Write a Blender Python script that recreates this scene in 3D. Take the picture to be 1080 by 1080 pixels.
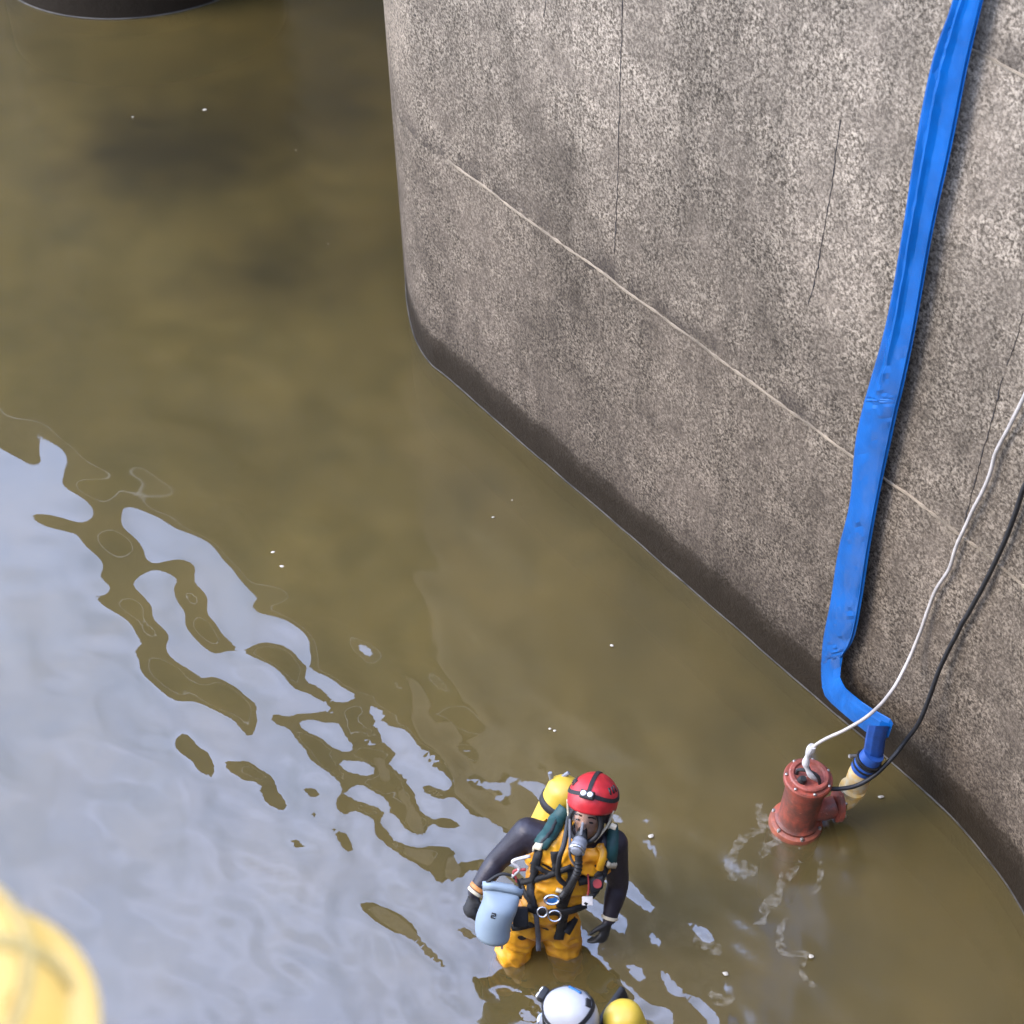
import bpy, bmesh, math, random
import numpy as np
from mathutils import Vector, Matrix, noise
from mathutils.bvhtree import BVHTree
random.seed(4); rng = np.random.default_rng(7)
for o in list(bpy.data.objects): bpy.data.objects.remove(o)
scn = bpy.context.scene
COL = scn.collection
rad = math.radians

# ------------------------------------------------------------------ camera
FPX, NADIR, CAM_H = 1800.0, (600.0, 2500.0), 6.9       # focal length in photo pixels, where verticals meet, height over water
_l = math.hypot(NADIR[0]-540, NADIR[1]-540)
PITCH = math.pi/2 - math.atan(_l/FPX); ROLL = -math.atan2(NADIR[0]-540, NADIR[1]-540)
sp, cp = math.sin(PITCH), math.cos(PITCH)
FWD = Vector((0, cp, -sp)); R0 = Vector((1, 0, 0)); U0 = Vector((0, sp, cp))
RGT = R0*math.cos(ROLL) + U0*math.sin(ROLL); UPV = U0*math.cos(ROLL) - R0*math.sin(ROLL)
EYE = Vector((0, 0, CAM_H))
cam = bpy.data.cameras.new('camera'); camo = bpy.data.objects.new('camera', cam); COL.objects.link(camo)
M = Matrix.Identity(4)
for i in range(3):
    M[i][0] = RGT[i]; M[i][1] = UPV[i]; M[i][2] = -FWD[i]; M[i][3] = EYE[i]
camo.matrix_world = M
cam.sensor_width = 36; cam.lens = 36*FPX/1080; cam.clip_start = .05; cam.clip_end = 2000
cam.dof.use_dof = True; cam.dof.focus_distance = 8.6; cam.dof.aperture_fstop = 3.2
scn.camera = camo

# ------------------------------------------------------------------ sky, sun, exposure
SUN_EL, SUN_AZ = 46, 262            # degrees; azimuth clockwise from +Y
w = bpy.data.worlds.new('World'); scn.world = w; w.use_nodes = True
nt = w.node_tree; nt.nodes.clear()
out = nt.nodes.new('ShaderNodeOutputWorld'); bg = nt.nodes.new('ShaderNodeBackground')
sky = nt.nodes.new('ShaderNodeTexSky'); sky.sky_type = 'NISHITA'; sky.sun_disc = False
sky.sun_elevation = rad(SUN_EL); sky.sun_rotation = rad(SUN_AZ); sky.dust_density = .6; sky.ozone_density = 2.5
tc = nt.nodes.new('ShaderNodeTexCoord'); cn = nt.nodes.new('ShaderNodeTexNoise')
cn.inputs['Scale'].default_value = 3.0; cn.inputs['Detail'].default_value = 5; cn.inputs['Roughness'].default_value = .5
cr = nt.nodes.new('ShaderNodeValToRGB'); cr.color_ramp.elements[0].position = .36; cr.color_ramp.elements[1].position = .72
mx = nt.nodes.new('ShaderNodeMixRGB'); mx.inputs[2].default_value = (8.8, 10.2, 16.0, 1)   # thin high cloud
mlt = nt.nodes.new('ShaderNodeMath'); mlt.operation = 'MULTIPLY_ADD'; mlt.inputs[1].default_value = .34; mlt.inputs[2].default_value = .12
nt.links.new(tc.outputs['Generated'], cn.inputs['Vector']); nt.links.new(cn.outputs['Fac'], cr.inputs[0])
nt.links.new(cr.outputs[0], mlt.inputs[0]); nt.links.new(mlt.outputs[0], mx.inputs[0])
nt.links.new(sky.outputs[0], mx.inputs[1]); nt.links.new(mx.outputs[0], bg.inputs[0])
bg.inputs[1].default_value = .14
nt.links.new(bg.outputs[0], out.inputs[0])
sl = bpy.data.lights.new('sun', 'SUN'); sl.energy = .7; sl.angle = rad(28); sl.color = (1, .86, .66)
so = bpy.data.objects.new('sun', sl); COL.objects.link(so)
sd = Vector((math.sin(rad(SUN_AZ))*math.cos(rad(SUN_EL)), math.cos(rad(SUN_AZ))*math.cos(rad(SUN_EL)), math.sin(rad(SUN_EL))))
so.rotation_euler = (-sd).to_track_quat('-Z', 'Y').to_euler(); so.location = (-6, 2, 12)
vs = scn.view_settings; vs.view_transform = 'Standard'; vs.look = 'None'; vs.gamma = 1; vs.use_curve_mapping = False
vs.exposure = 2.4

# ------------------------------------------------------------------ helpers
def ray(x, y): return FWD + RGT*((x-540)/FPX) - UPV*((y-540)/FPX)
def gnd(x, y, z=0.0):
    r = ray(x, y); return EYE + r*((z-CAM_H)/r.z)
def on_y(x, y, yy):
    r = ray(x, y); return EYE + r*(yy/r.y)
def link(o, parent=None):
    COL.objects.link(o)
    if parent is not None: o.parent = parent
    return o
def tag(o, label=None, cat=None, group=None, kind=None):
    if label: o['label'] = label
    if cat: o['category'] = cat
    if group: o['group'] = group
    if kind: o['kind'] = kind
    return o
def empty(name, loc):
    o = bpy.data.objects.new(name, None); o.location = loc; o.empty_display_size = .1
    return link(o)
def mesh_obj(name, verts, faces, mat, parent=None, smooth=True):
    """world-space mesh; a child keeps world coordinates relative to its root empty"""
    me = bpy.data.meshes.new(name)
    org = root_loc(parent)
    me.from_pydata([tuple(Vector(v)-org) for v in verts], [], faces); me.update()
    if mat: me.materials.append(mat)
    if smooth: me.polygons.foreach_set('use_smooth', [True]*len(me.polygons))
    return link(bpy.data.objects.new(name, me), parent)
def root_loc(p):   # (roots that lean are rotated after their parts are placed)
    v = Vector((0, 0, 0))
    while p is not None:
        v = v + p.location; p = p.parent
    return v
def bm_obj(name, bm, mat, parent=None, smooth=True, autosm=None):
    bmesh.ops.recalc_face_normals(bm, faces=bm.faces[:])
    me = bpy.data.meshes.new(name); org = root_loc(parent)
    bmesh.ops.translate(bm, verts=bm.verts[:], vec=-org)
    if autosm is not None:
        for e in bm.edges:
            e.smooth = not (len(e.link_faces) == 2 and e.calc_face_angle(0) > rad(autosm))
    bm.to_mesh(me); bm.free()
    me.materials.append(mat)
    if smooth: me.polygons.foreach_set('use_smooth', [True]*len(me.polygons))
    return link(bpy.data.objects.new(name, me), parent)
def basis(axis, side=None):
    a = Vector(axis).normalized()
    s = Vector(side) if side is not None else (Vector((1, 0, 0)) if abs(a.x) < .8 else Vector((0, 1, 0)))
    s = (s - a*s.dot(a)).normalized()
    return a, s, a.cross(s)
def rings(bm, cs, n=16, cap=True, flip=False):
    """cs: list of (center, u, v) with u,v radius vectors"""
    R = []
    for c, u, v in cs:
        R.append([bm.verts.new(Vector(c) + Vector(u)*math.cos(2*math.pi*k/n) + Vector(v)*math.sin(2*math.pi*k/n)) for k in range(n)])
    for a, b in zip(R[:-1], R[1:]):
        for k in range(n): bm.faces.new((a[k], a[(k+1) % n], b[(k+1) % n], b[k]))
    if cap:
        bm.faces.new(R[0][::-1]); bm.faces.new(R[-1])
    return R
def lathe(bm, base, axis, prof, n=24, side=None, cap=True):
    a, s, t = basis(axis, side)
    rings(bm, [(Vector(base)+a*z, s*r, t*r) for r, z in prof], n, cap)
def tube(bm, pts, r, n=8):
    pts = [Vector(p) for p in pts]; cs = []; side = None
    for i, p in enumerate(pts):
        d = (pts[min(i+1, len(pts)-1)] - pts[max(i-1, 0)]).normalized()
        a, s, t = basis(d, side); side = s
        rr = r(i/(len(pts)-1)) if callable(r) else r
        cs.append((p, s*rr, t*rr))
    rings(bm, cs, n)
def box(bm, c, ax, ay, az):
    """half-extent vectors"""
    c = Vector(c); ax, ay, az = Vector(ax), Vector(ay), Vector(az)
    v = [bm.verts.new(c + ax*i + ay*j + az*k) for i in (-1, 1) for j in (-1, 1) for k in (-1, 1)]
    for f in ((0,1,3,2),(4,6,7,5),(0,4,5,1),(2,3,7,6),(0,2,6,4),(1,5,7,3)): bm.faces.new([v[q] for q in f])
def bevel(bm, w, seg=2):
    bmesh.ops.recalc_face_normals(bm, faces=bm.faces[:])
    bmesh.ops.bevel(bm, geom=bm.edges[:], offset=w, segments=seg, affect='EDGES', profile=.6)
def spline(pts, n):
    pts = [Vector(p) for p in pts]; P = [pts[0]*2-pts[1]] + pts + [pts[-1]*2-pts[-2]]
    o = []
    for i in range(1, len(P)-2):
        for k in range(n):
            t = k/n; a, b, c, d = P[i-1], P[i], P[i+1], P[i+2]
            o.append(.5*((2*b) + (c-a)*t + (2*a-5*b+4*c-d)*t*t + (3*b-a-3*c+d)*t**3))
    o.append(pts[-1]); return o
def ellipsoid(bm, c, x, y, z, nu=20, nv=12, zmin=-1, zmax=1):
    c, x, y, z = map(Vector, (c, x, y, z))
    a0, a1 = math.asin(max(-1, zmin)), math.asin(min(1, zmax)); cs = []
    for j in range(nv+1):
        a = a0 + (a1-a0)*j/nv; a = max(-math.pi/2+.03, min(math.pi/2-.03, a))
        cs.append((c + z*math.sin(a), x*math.cos(a), y*math.cos(a)))
    rings(bm, cs, nu)

# ------------------------------------------------------------------ materials
def newmat(name):
    m = bpy.data.materials.new(name); m.use_nodes = True; nt = m.node_tree
    return m, nt, nt.nodes['Principled BSDF'], nt.nodes['Material Output']
def N(nt, t, **kw):
    n = nt.nodes.new(t)
    for k, v in kw.items():
        if k in n.inputs: n.inputs[k].default_value = v
        else: setattr(n, k, v)
    return n
def coords(nt, scale=(1, 1, 1)):
    g = N(nt, 'ShaderNodeNewGeometry'); m = N(nt, 'ShaderNodeMapping'); m.inputs['Scale'].default_value = scale
    nt.links.new(g.outputs['Position'], m.inputs['Vector']); return m.outputs[0]
def ramp(nt, fac, stops):
    r = N(nt, 'ShaderNodeValToRGB'); e = r.color_ramp.elements
    while len(e) < len(stops): e.new(.5)
    for q, (p, c) in zip(e, stops):
        q.position = p; q.color = (c[0], c[1], c[2], 1) if not isinstance(c, (int, float)) else (c, c, c, 1)
    nt.links.new(fac, r.inputs[0]); return r.outputs[0]
def mixc(nt, a, b, fac, mode='MIX'):
    m = N(nt, 'ShaderNodeMixRGB', blend_type=mode)
    for i, v in ((0, fac), (1, a), (2, b)):
        if hasattr(v, 'links'): nt.links.new(v, m.inputs[i])
        else: m.inputs[i].default_value = v if i == 0 or len(v) == 4 else (*v, 1)
    return m.outputs[0]
def mth(nt, op, a, b=0.0, c=0.0):
    m = N(nt, 'ShaderNodeMath', operation=op)
    for i, v in enumerate((a, b, c)):
        if hasattr(v, 'links'): nt.links.new(v, m.inputs[i])
        else: m.inputs[i].default_value = v
    return m.outputs[0]
def simple(name, col, rough=.5, metal=0, var=.25, vscale=30, bump=.15, bscale=None, coat=0, dirt=None):
    col = tuple(c*.86 for c in col)
    m, nt, p, o = newmat(name)
    n = N(nt, 'ShaderNodeTexNoise', Scale=vscale, Detail=4.0); nt.links.new(coords(nt), n.inputs['Vector'])
    c2 = tuple(max(0, v*(1-var)) for v in col) if dirt is None else dirt
    nt.links.new(ramp(nt, n.outputs['Fac'], [(.3, c2), (.65, col)]), p.inputs['Base Color'])
    p.inputs['Roughness'].default_value = rough; p.inputs['Metallic'].default_value = metal
    if coat: p.inputs['Coat Weight'].default_value = coat
    if bump:
        n2 = N(nt, 'ShaderNodeTexNoise', Scale=bscale or vscale*3, Detail=3.0); nt.links.new(coords(nt), n2.inputs['Vector'])
        b = N(nt, 'ShaderNodeBump', Strength=bump, Distance=.01); nt.links.new(n2.outputs['Fac'], b.inputs['Height']); nt.links.new(b.outputs[0], p.inputs['Normal'])
    return m

def concrete(name, wet=True, tone=1.0):
    m, nt, p, o = newmat(name); L = nt.links.new
    pos = coords(nt)
    sp1 = N(nt, 'ShaderNodeTexNoise', Scale=60.0, Detail=3.0, Roughness=.6, Distortion=.6); L(pos, sp1.inputs['Vector'])
    sp2 = N(nt, 'ShaderNodeTexNoise', Scale=75.0, Detail=2.0, Roughness=.6); L(pos, sp2.inputs['Vector'])
    big = N(nt, 'ShaderNodeTexNoise', Scale=.75, Detail=5.0, Roughness=.6); L(pos, big.inputs['Vector'])
    med = N(nt, 'ShaderNodeTexNoise', Scale=3.5, Detail=5.0, Roughness=.65); L(pos, med.inputs['Vector'])
    stk = N(nt, 'ShaderNodeTexNoise', Scale=1.0, Detail=5.0, Roughness=.6); L(coords(nt, (5, 5, .45)), stk.inputs['Vector'])
    agg = mth(nt, 'ADD', mth(nt, 'MULTIPLY', sp1.outputs['Fac'], .62), mth(nt, 'MULTIPLY', sp2.outputs['Fac'], .38))
    # strength of the exposed aggregate varies over the face
    base = ramp(nt, agg, [(.40, (.055*tone, .044*tone, .031*tone)), (.49, (.170*tone, .138*tone, .101*tone)), (.60, (.37*tone, .308*tone, .225*tone))])
    flat = (.162*tone, .131*tone, .097*tone)
    smooth_f = ramp(nt, med.outputs['Fac'], [(.36, .58), (.60, .06)])
    col = mixc(nt, base, flat, smooth_f)
    pit = N(nt, 'ShaderNodeTexVoronoi', Scale=11.0, Randomness=1.0); L(pos, pit.inputs['Vector'])
    col = mixc(nt, col, (.035, .03, .025), mth(nt, 'MULTIPLY', ramp(nt, pit.outputs['Distance'], [(.07, .8), (.13, 0.0)]), ramp(nt, med.outputs['Fac'], [(.50, 0.0), (.62, 1.0)])))
    wide = N(nt, 'ShaderNodeTexNoise', Scale=9.0, Detail=6.0, Roughness=.7); L(pos, wide.inputs['Vector'])
    col = mixc(nt, col, ramp(nt, wide.outputs['Fac'], [(.34, .74), (.60, 1.10)]), .9, 'MULTIPLY')
    col = mixc(nt, col, ramp(nt, big.outputs['Fac'], [(.32, .66), (.62, 1.16)]), 1.0, 'MULTIPLY')
    col = mixc(nt, col, ramp(nt, stk.outputs['Fac'], [(.30, .66), (.52, 1.05)]), .8, 'MULTIPLY')
    rough = .88
    sx = N(nt, 'ShaderNodeSeparateXYZ'); L(pos, sx.inputs[0])
    if wet:
        # greyer and darker towards the bottom of the face, and the soaked band at the water's edge
        zn = mth(nt, 'ADD', sx.outputs['Z'], mth(nt, 'MULTIPLY', mth(nt, 'SUBTRACT', med.outputs['Fac'], .5), .9))
        low_grey = ramp(nt, mth(nt, 'DIVIDE', zn, 3.0), [(.0, (.44, .42, .42)), (.5, (.72, .70, .69)), (1, (1.0, 1.0, 1.0))])
        col = mixc(nt, col, low_grey, 1.0, 'MULTIPLY')
        # dirt gathered above each lift joint
        for zj in (ZJ, ZU):
            zd = mth(nt, 'SUBTRACT', mth(nt, 'ADD', sx.outputs['Z'], mth(nt, 'MULTIPLY', med.outputs['Fac'], .22)), zj+.10)
            band_ = mth(nt, 'MULTIPLY', ramp(nt, mth(nt, 'MULTIPLY', zd, 3.0), [(.0, 0.0), (.04, 1.0), (.5, 0.0)]), ramp(nt, stk.outputs['Fac'], [(.46, 0.0), (.60, .75)]))
            col = mixc(nt, col, (.030, .024, .020), band_)
        n3 = N(nt, 'ShaderNodeTexNoise', Scale=3.2, Detail=6.0, Roughness=.65); L(pos, n3.inputs['Vector'])
        zz = mth(nt, 'ADD', sx.outputs['Z'], mth(nt, 'MULTIPLY', mth(nt, 'SUBTRACT', n3.outputs['Fac'], .5), .22))
        wf = ramp(nt, mth(nt, 'MULTIPLY_ADD', zz, 2.0, 0.0), [(.30, 1.0), (.52, .80), (.60, .28), (.95, 0.0)])
        col = mixc(nt, col, (.017, .012, .007), mth(nt, 'MULTIPLY', wf, .95))
        L(mth(nt, 'MULTIPLY_ADD', wf, -.28, rough), p.inputs['Roughness'])
    else: p.inputs['Roughness'].default_value = rough
    L(col, p.inputs['Base Color'])
    p.inputs['Specular IOR Level'].default_value = .08
    b = N(nt, 'ShaderNodeBump', Strength=.55, Distance=.012); L(agg, b.inputs['Height'])
    b2 = N(nt, 'ShaderNodeBump', Strength=.35, Distance=.05); L(med.outputs['Fac'], b2.inputs['Height']); L(b.outputs[0], b2.inputs['Normal'])
    L(b2.outputs[0], p.inputs['Normal'])
    return m
ZJ, ZU = 1.70, 3.86                # heights of the two lift joints
M_CONC = concrete('weathered_concrete'); M_CONC2 = concrete('plain_concrete', False, 1.2)
M_CONC3 = concrete('dark_column_concrete', True, .35); M_BOUNCE = simple('pale_bounce', (.62, .60, .56), .7, var=.2, vscale=2)  # last one: pale tone chosen so the unseen soffit reflects brighter
M_RIDGE = simple('mortar_ridge', (.36, .285, .19), .85, var=.65, vscale=7, bump=.3)
M_CRACK = simple('crack_dirt', (.045, .038, .033), .95, var=.5, vscale=25)
M_MENISCUS = simple('meniscus_line', (.095, .085, .07), .7, var=.8, vscale=6, bump=0)

# water: silt-laden body under a reflecting surface
def silt_colour(nt, dark=False):
    L = nt.links.new
    n1 = N(nt, 'ShaderNodeTexNoise', Scale=.55, Detail=5.0, Roughness=.55); L(coords(nt), n1.inputs['Vector'])
    n2 = N(nt, 'ShaderNodeTexNoise', Scale=2.3, Detail=5.0, Roughness=.6, Distortion=.4); L(coords(nt), n2.inputs['Vector'])
    c = ramp(nt, n1.outputs['Fac'], [(.3, (.158, .121, .045)), (.68, (.240, .178, .060))])
    c = mixc(nt, c, ramp(nt, n2.outputs['Fac'], [(.30, (.80, .83, .85)), (.64, (1.07, 1.05, 1.0))]), 1.0, 'MULTIPLY')
    g = N(nt, 'ShaderNodeNewGeometry')
    nz = N(nt, 'ShaderNodeTexNoise', Scale=1.5, Detail=6.0, Roughness=.65); L(g.outputs['Position'], nz.inputs['Vector'])
    nv = N(nt, 'ShaderNodeVectorMath', operation='MULTIPLY_ADD'); nv.inputs[1].default_value = (1.3, 1.3, 0); L(nz.outputs['Color'], nv.inputs[0])
    fl = N(nt, 'ShaderNodeVectorMath', operation='MULTIPLY'); fl.inputs[1].default_value = (1, 1, 0); L(g.outputs['Position'], fl.inputs[0]); L(fl.outputs[0], nv.inputs[2])
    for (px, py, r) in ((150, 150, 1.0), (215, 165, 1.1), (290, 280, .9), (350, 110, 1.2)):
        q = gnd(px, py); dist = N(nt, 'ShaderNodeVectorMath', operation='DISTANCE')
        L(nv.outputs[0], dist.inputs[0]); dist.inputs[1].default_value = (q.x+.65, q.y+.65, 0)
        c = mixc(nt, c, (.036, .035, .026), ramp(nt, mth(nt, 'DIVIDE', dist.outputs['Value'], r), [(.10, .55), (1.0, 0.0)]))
    return c
def water_mat(name, transp, fresnel):
    m, nt, p, o = newmat(name); L = nt.links.new; nt.nodes.remove(p)
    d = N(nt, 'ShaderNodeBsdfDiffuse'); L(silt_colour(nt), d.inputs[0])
    t = N(nt, 'ShaderNodeBsdfTransparent'); t.inputs[0].default_value = (.92, .84, .62, 1)
    mxs = N(nt, 'ShaderNodeMixShader', Fac=transp); L(d.outputs[0], mxs.inputs[1]); L(t.outputs[0], mxs.inputs[2])
    if fresnel:
        g = N(nt, 'ShaderNodeBsdfGlossy')
        # a slick calm patch out in the channel, faintly ruffled and filmed water along the pier
        sx = N(nt, 'ShaderNodeSeparateXYZ'); L(coords(nt), sx.inputs[0]); nr = N(nt, 'ShaderNodeTexNoise', Scale=.9, Detail=4.0); L(coords(nt), nr.inputs['Vector'])
        dd = mth(nt, 'ADD', mth(nt, 'ADD', mth(nt, 'MULTIPLY', sx.outputs['X'], .72), mth(nt, 'MULTIPLY', sx.outputs['Y'], .69)), mth(nt, 'MULTIPLY', nr.outputs['Fac'], .7))
        L(mth(nt, 'MAXIMUM', ramp(nt, mth(nt, 'MULTIPLY_ADD', dd, .25, -.85), [(.14, .012), (.55, .20)]), ramp(nt, sx.outputs['X'], [(.86, 0.0), (1.0, .16)])), g.inputs['Roughness'])
        fr = N(nt, 'ShaderNodeFresnel', IOR=fresnel)
        m2 = N(nt, 'ShaderNodeMixShader'); L(fr.outputs[0], m2.inputs[0]); L(mxs.outputs[0], m2.inputs[1]); L(g.outputs[0], m2.inputs[2])
        L(m2.outputs[0], o.inputs[0])
    else: L(mxs.outputs[0], o.inputs[0])
    return m
M_WATER = water_mat('murky_water', .64, 2.1); M_SILT = water_mat('suspended_silt', .42, None)
def bed_mat():
    m, nt, p, o = newmat('river_mud'); L = nt.links.new
    c = silt_colour(nt)
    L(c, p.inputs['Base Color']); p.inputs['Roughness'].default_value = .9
    return m
M_BED = bed_mat()

# ------------------------------------------------------------------ water, bed
BED_Z = -.65
def sheet(name, z, mat, kind, s=300):
    o = mesh_obj(name, [(-s, -s, z), (s, -s, z), (s, s, z), (-s, s, z)], [(0, 1, 2, 3)], mat); tag(o, kind=kind); return o
sheet('river_bed', BED_Z, M_BED, 'structure')
sheet('silt_cloud', -.16, M_SILT, 'stuff')

def graded(a, b, st, far):
    mid = list(np.arange(a, b+st/2, st)); lo, hi = [], []
    d, x = st, a
    while x > -far: d *= 1.35; x -= d; lo.append(x)
    d, x = st, mid[-1]
    while x < far: d *= 1.35; x += d; hi.append(x)
    return np.array(lo[::-1] + mid + hi)
gx = graded(-5.2, 3.0, .026, 300); gy = graded(3.2, 15.5, .032, 300)
X, Y = np.meshgrid(gx, gy)
def waves(n, lmin, lmax, az, spread, slope, seed):
    r = np.random.default_rng(seed); H = np.zeros_like(X)
    for i in range(n):
        lam = math.exp(r.uniform(math.log(lmin), math.log(lmax))); a = az + r.normal(0, spread); k = 2*math.pi/lam
        H += (slope*math.sqrt(2/n)/k)*np.cos(k*(X*math.cos(a)+Y*math.sin(a)) + r.uniform(0, 6.28))
    return H
def bump2(cx, cy, r): return np.exp(-((X-cx)**2+(Y-cy)**2)/(r*r))
pa = gnd(570, 1000); pp = gnd(841, 868)
edge = np.clip(1-((np.abs(X+1)-4)/3).clip(0), 0, 1)*np.clip(1-((np.abs(Y-9)-7)/4).clip(0), 0, 1)
lft = bump2(-1.75, 6.7, 1.7); rag = bump2(-.75, 5.6, .8); rgt = bump2(.55, 4.35, .55)
pmp = bump2(pp.x-.1, pp.y-.55, .75)
near = bump2(pa.x-.1, pa.y+.1, 1.25) + .35*bump2(pa.x-1.3, pa.y+.6, 1.1)
mid_ = bump2(-1.9, 6.6, 2.2) + .35
Hh = waves(26, .55, 1.5, rad(42), .38, .026, 3)*mid_.clip(0, 1) + waves(30, .22, .5, rad(42), .42, .042, 5)*(.14+.9*near+.85*lft).clip(0, 1)
Hh += waves(40, .09, .22, rad(42), .5, .056, 9)*(near+.07*lft+.15*pmp+.4*rag+1.0*rgt).clip(0, 1.25)
# rings spreading from the wading diver and the pump
for c, am, lam in ((pa, .0016, .17), (pp, .0002, .12)):
    d = np.sqrt((X-c.x)**2+(Y-c.y)**2); Hh += am*np.sin(2*math.pi*d/lam)*np.exp(-d/.55)
Hh *= edge
V = np.stack([X, Y, Hh], -1).reshape(-1, 3); ny, nx = X.shape
idx = np.arange(nx*ny).reshape(ny, nx)
Q = np.stack([idx[:-1, :-1], idx[:-1, 1:], idx[1:, 1:], idx[1:, :-1]], -1).reshape(-1, 4)
me = bpy.data.meshes.new('water'); me.vertices.add(len(V)); me.vertices.foreach_set('co', V.ravel())
me.loops.add(Q.size); me.loops.foreach_set('vertex_index', Q.ravel()); me.polygons.add(len(Q))
me.polygons.foreach_set('loop_start', np.arange(0, Q.size, 4)); me.update(calc_edges=True)
me.polygons.foreach_set('use_smooth', np.ones(len(Q), bool)); me.materials.append(M_WATER)
tag(link(bpy.data.objects.new('water', me)), kind='structure')

# ------------------------------------------------------------------ bridge pier with flared wing wall
WLPX = [(428,300),(432,335),(440,362),(455,385),(477,403),(560,476),(650,553),(750,640),(850,727),(939,803),(985,845),(1013,872.6),(1048,915),(1078.5,961.5)]
front = [gnd(*q).xy for q in WLPX]
ctrl = [Vector((.6, 24)), Vector((-.05, 16)), Vector((-.55, 12)), Vector((-.71, 10.7))] + front + [Vector((2.40, 4.25)), Vector((2.43, 3.7)), Vector((2.44, 2.6)), Vector((2.45, .7))]
plan = [p.xy for p in spline([(*c, 0) for c in ctrl], 7)]
PIER_TOP = 4.16
def plan_n(i):
    t = (plan[min(i+1, len(plan)-1)] - plan[max(i-1, 0)]).normalized(); return Vector((t.y, -t.x))   # out of the wall, to the water
PN = [plan_n(i) for i in range(len(plan))]
def wall_pt(px, py, off=0.0, side=False):
    """point where the sight line meets the pier face, offset outwards"""
    r = ray(px, py); G = [p + n*off for p, n in zip(plan, PN)]
    for i in range(20, len(G)-1):
        a, b = G[i], G[i+1]; det = r.x*(a.y-b.y) - (a.x-b.x)*r.y
        if abs(det) < 1e-9: continue
        t = (a.x*(a.y-b.y) - (a.x-b.x)*a.y)/det; s = (r.x*a.y - a.x*r.y)/det
        if -1e-6 <= s <= 1+1e-6 and t > 0:
            n = (PN[i]*(1-s) + PN[i+1]*s); return EYE + r*t, Vector((n.x, n.y, 0)).normalized()
    raise ValueError((px, py))
pier = empty('bridge_pier', (.6, 8.6, BED_Z))
tag(pier, 'tall speckled grey concrete bridge pier with rounded nose and dark wet band at the waterline', 'pier')
ZJ, ZU = 1.70, 3.86
jz = {}
def lift(z0, z1):
    vs_, fs = [], []
    back = [Vector((9, .7)), Vector((9, 24))]
    loop = plan + back; n = len(loop); zs = [z0 + (z1-z0)*k/6 for k in range(7)]
    for z in zs:
        for p in loop: vs_.append((p.x, p.y, z))
    for k in range(6):
        for i in range(n):
            j = (i+1) % n; fs.append((k*n+i, k*n+j, (k+1)*n+j, (k+1)*n+i))
    fs.append(tuple(range(n))[::-1]); fs.append(tuple(6*n+i for i in range(n)))
    o = mesh_obj('concrete_lift', vs_, fs, M_CONC, pier)
    me = o.data
    for p in me.polygons:
        if len(p.vertices) > 4: p.use_smooth = False
    me.update()
    bm = bmesh.new(); bm.from_mesh(me); bmesh.ops.recalc_face_normals(bm, faces=bm.faces[:])
    for e in bm.edges:
        if len(e.link_faces) == 2 and e.calc_face_angle(0) > rad(40): e.smooth = False
    bm.to_mesh(me); bm.free()
lift(BED_Z-.3, ZJ); lift(ZJ, ZU); lift(ZU, PIER_TOP)
def face_ribbon(name, pts, wfun, proud, mat, parent):
    """thin proud strip along points on the wall: pts = [(P, n)]"""
    vs_, fs = [], []
    for i, (P, n) in enumerate(pts):
        d = (pts[min(i+1, len(pts)-1)][0] - pts[max(i-1, 0)][0]).normalized(); s = d.cross(n).normalized(); wd = wfun(i)/2
        vs_ += [P - s*wd - n*.004, P - s*wd*.7 + n*proud, P + s*wd*.7 + n*proud, P + s*wd - n*.004]
        if i:
            k = 4*i
            for j in range(3): fs.append((k-4+j, k-3+j, k+1+j, k+j))
    return mesh_obj(name, vs_, fs, mat, parent, smooth=False)
def along_wall(z, i0, i1, jit=0.0, rise=lambda t: 0):
    o = []
    for i in range(i0, i1):
        for k in range(6):
            t = k/6; p = plan[i].lerp(plan[i+1], t); n = PN[i].lerp(PN[i+1], t).normalized()
            zz = z + jit*noise.noise(Vector((p.x*5, p.y*5, z))) + rise((i+t-i0)/(i1-i0))
            o.append((Vector((p.x, p.y, zz)), Vector((n.x, n.y, 0))))
    return o
iN = next(i for i, p in enumerate(plan) if p.y < 8.72 and p.x > -.6)
face_ribbon('joint_ridge', along_wall(ZJ, iN, len(plan)-1, .012), lambda i: max(.002, .012+.022*noise.noise(Vector((i*.37, 1, 0)))), .008, M_RIDGE, pier)
face_ribbon('joint_ridge', along_wall(ZU, iN+30, len(plan)-1, .010), lambda i: .013+.010*noise.noise(Vector((i*.37, 5, 0))), .006, M_RIDGE, pier)
face_ribbon('meniscus_line', along_wall(.008, 24, len(plan)-1, .006), lambda i: .008+.005*noise.noise(Vector((i*.2, 9, 0))), .006, M_MENISCUS, pier)  # bright edge of the meniscus, put in as a thin coloured strip
for pts, wd in (([(657,0),(655,70),(653,150),(651,215),(648,268)], .012), ([(887,126),(882,160),(877,200),(868,250),(861,290),(853,320)], .016),
                ([(1058,398),(1047,440),(1037,475),(1028,510),(1017,550)], .014), ([(1079,330),(1070,365),(1062,385)], .010), ([(576,0),(574,18)], .010)):
    sm = spline([(x, y, 0) for x, y in pts], 8)
    pp_ = [wall_pt(v.x + 1.6*noise.noise(Vector((v.y*.09, v.x, 0))), v.y) for v in sm]
    face_ribbon('crack', pp_, lambda i, wd=wd: max(.0, wd*(.22+.95*noise.noise(Vector((i*.45, wd*999, 0))))), .003, M_CRACK, pier)

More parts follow.
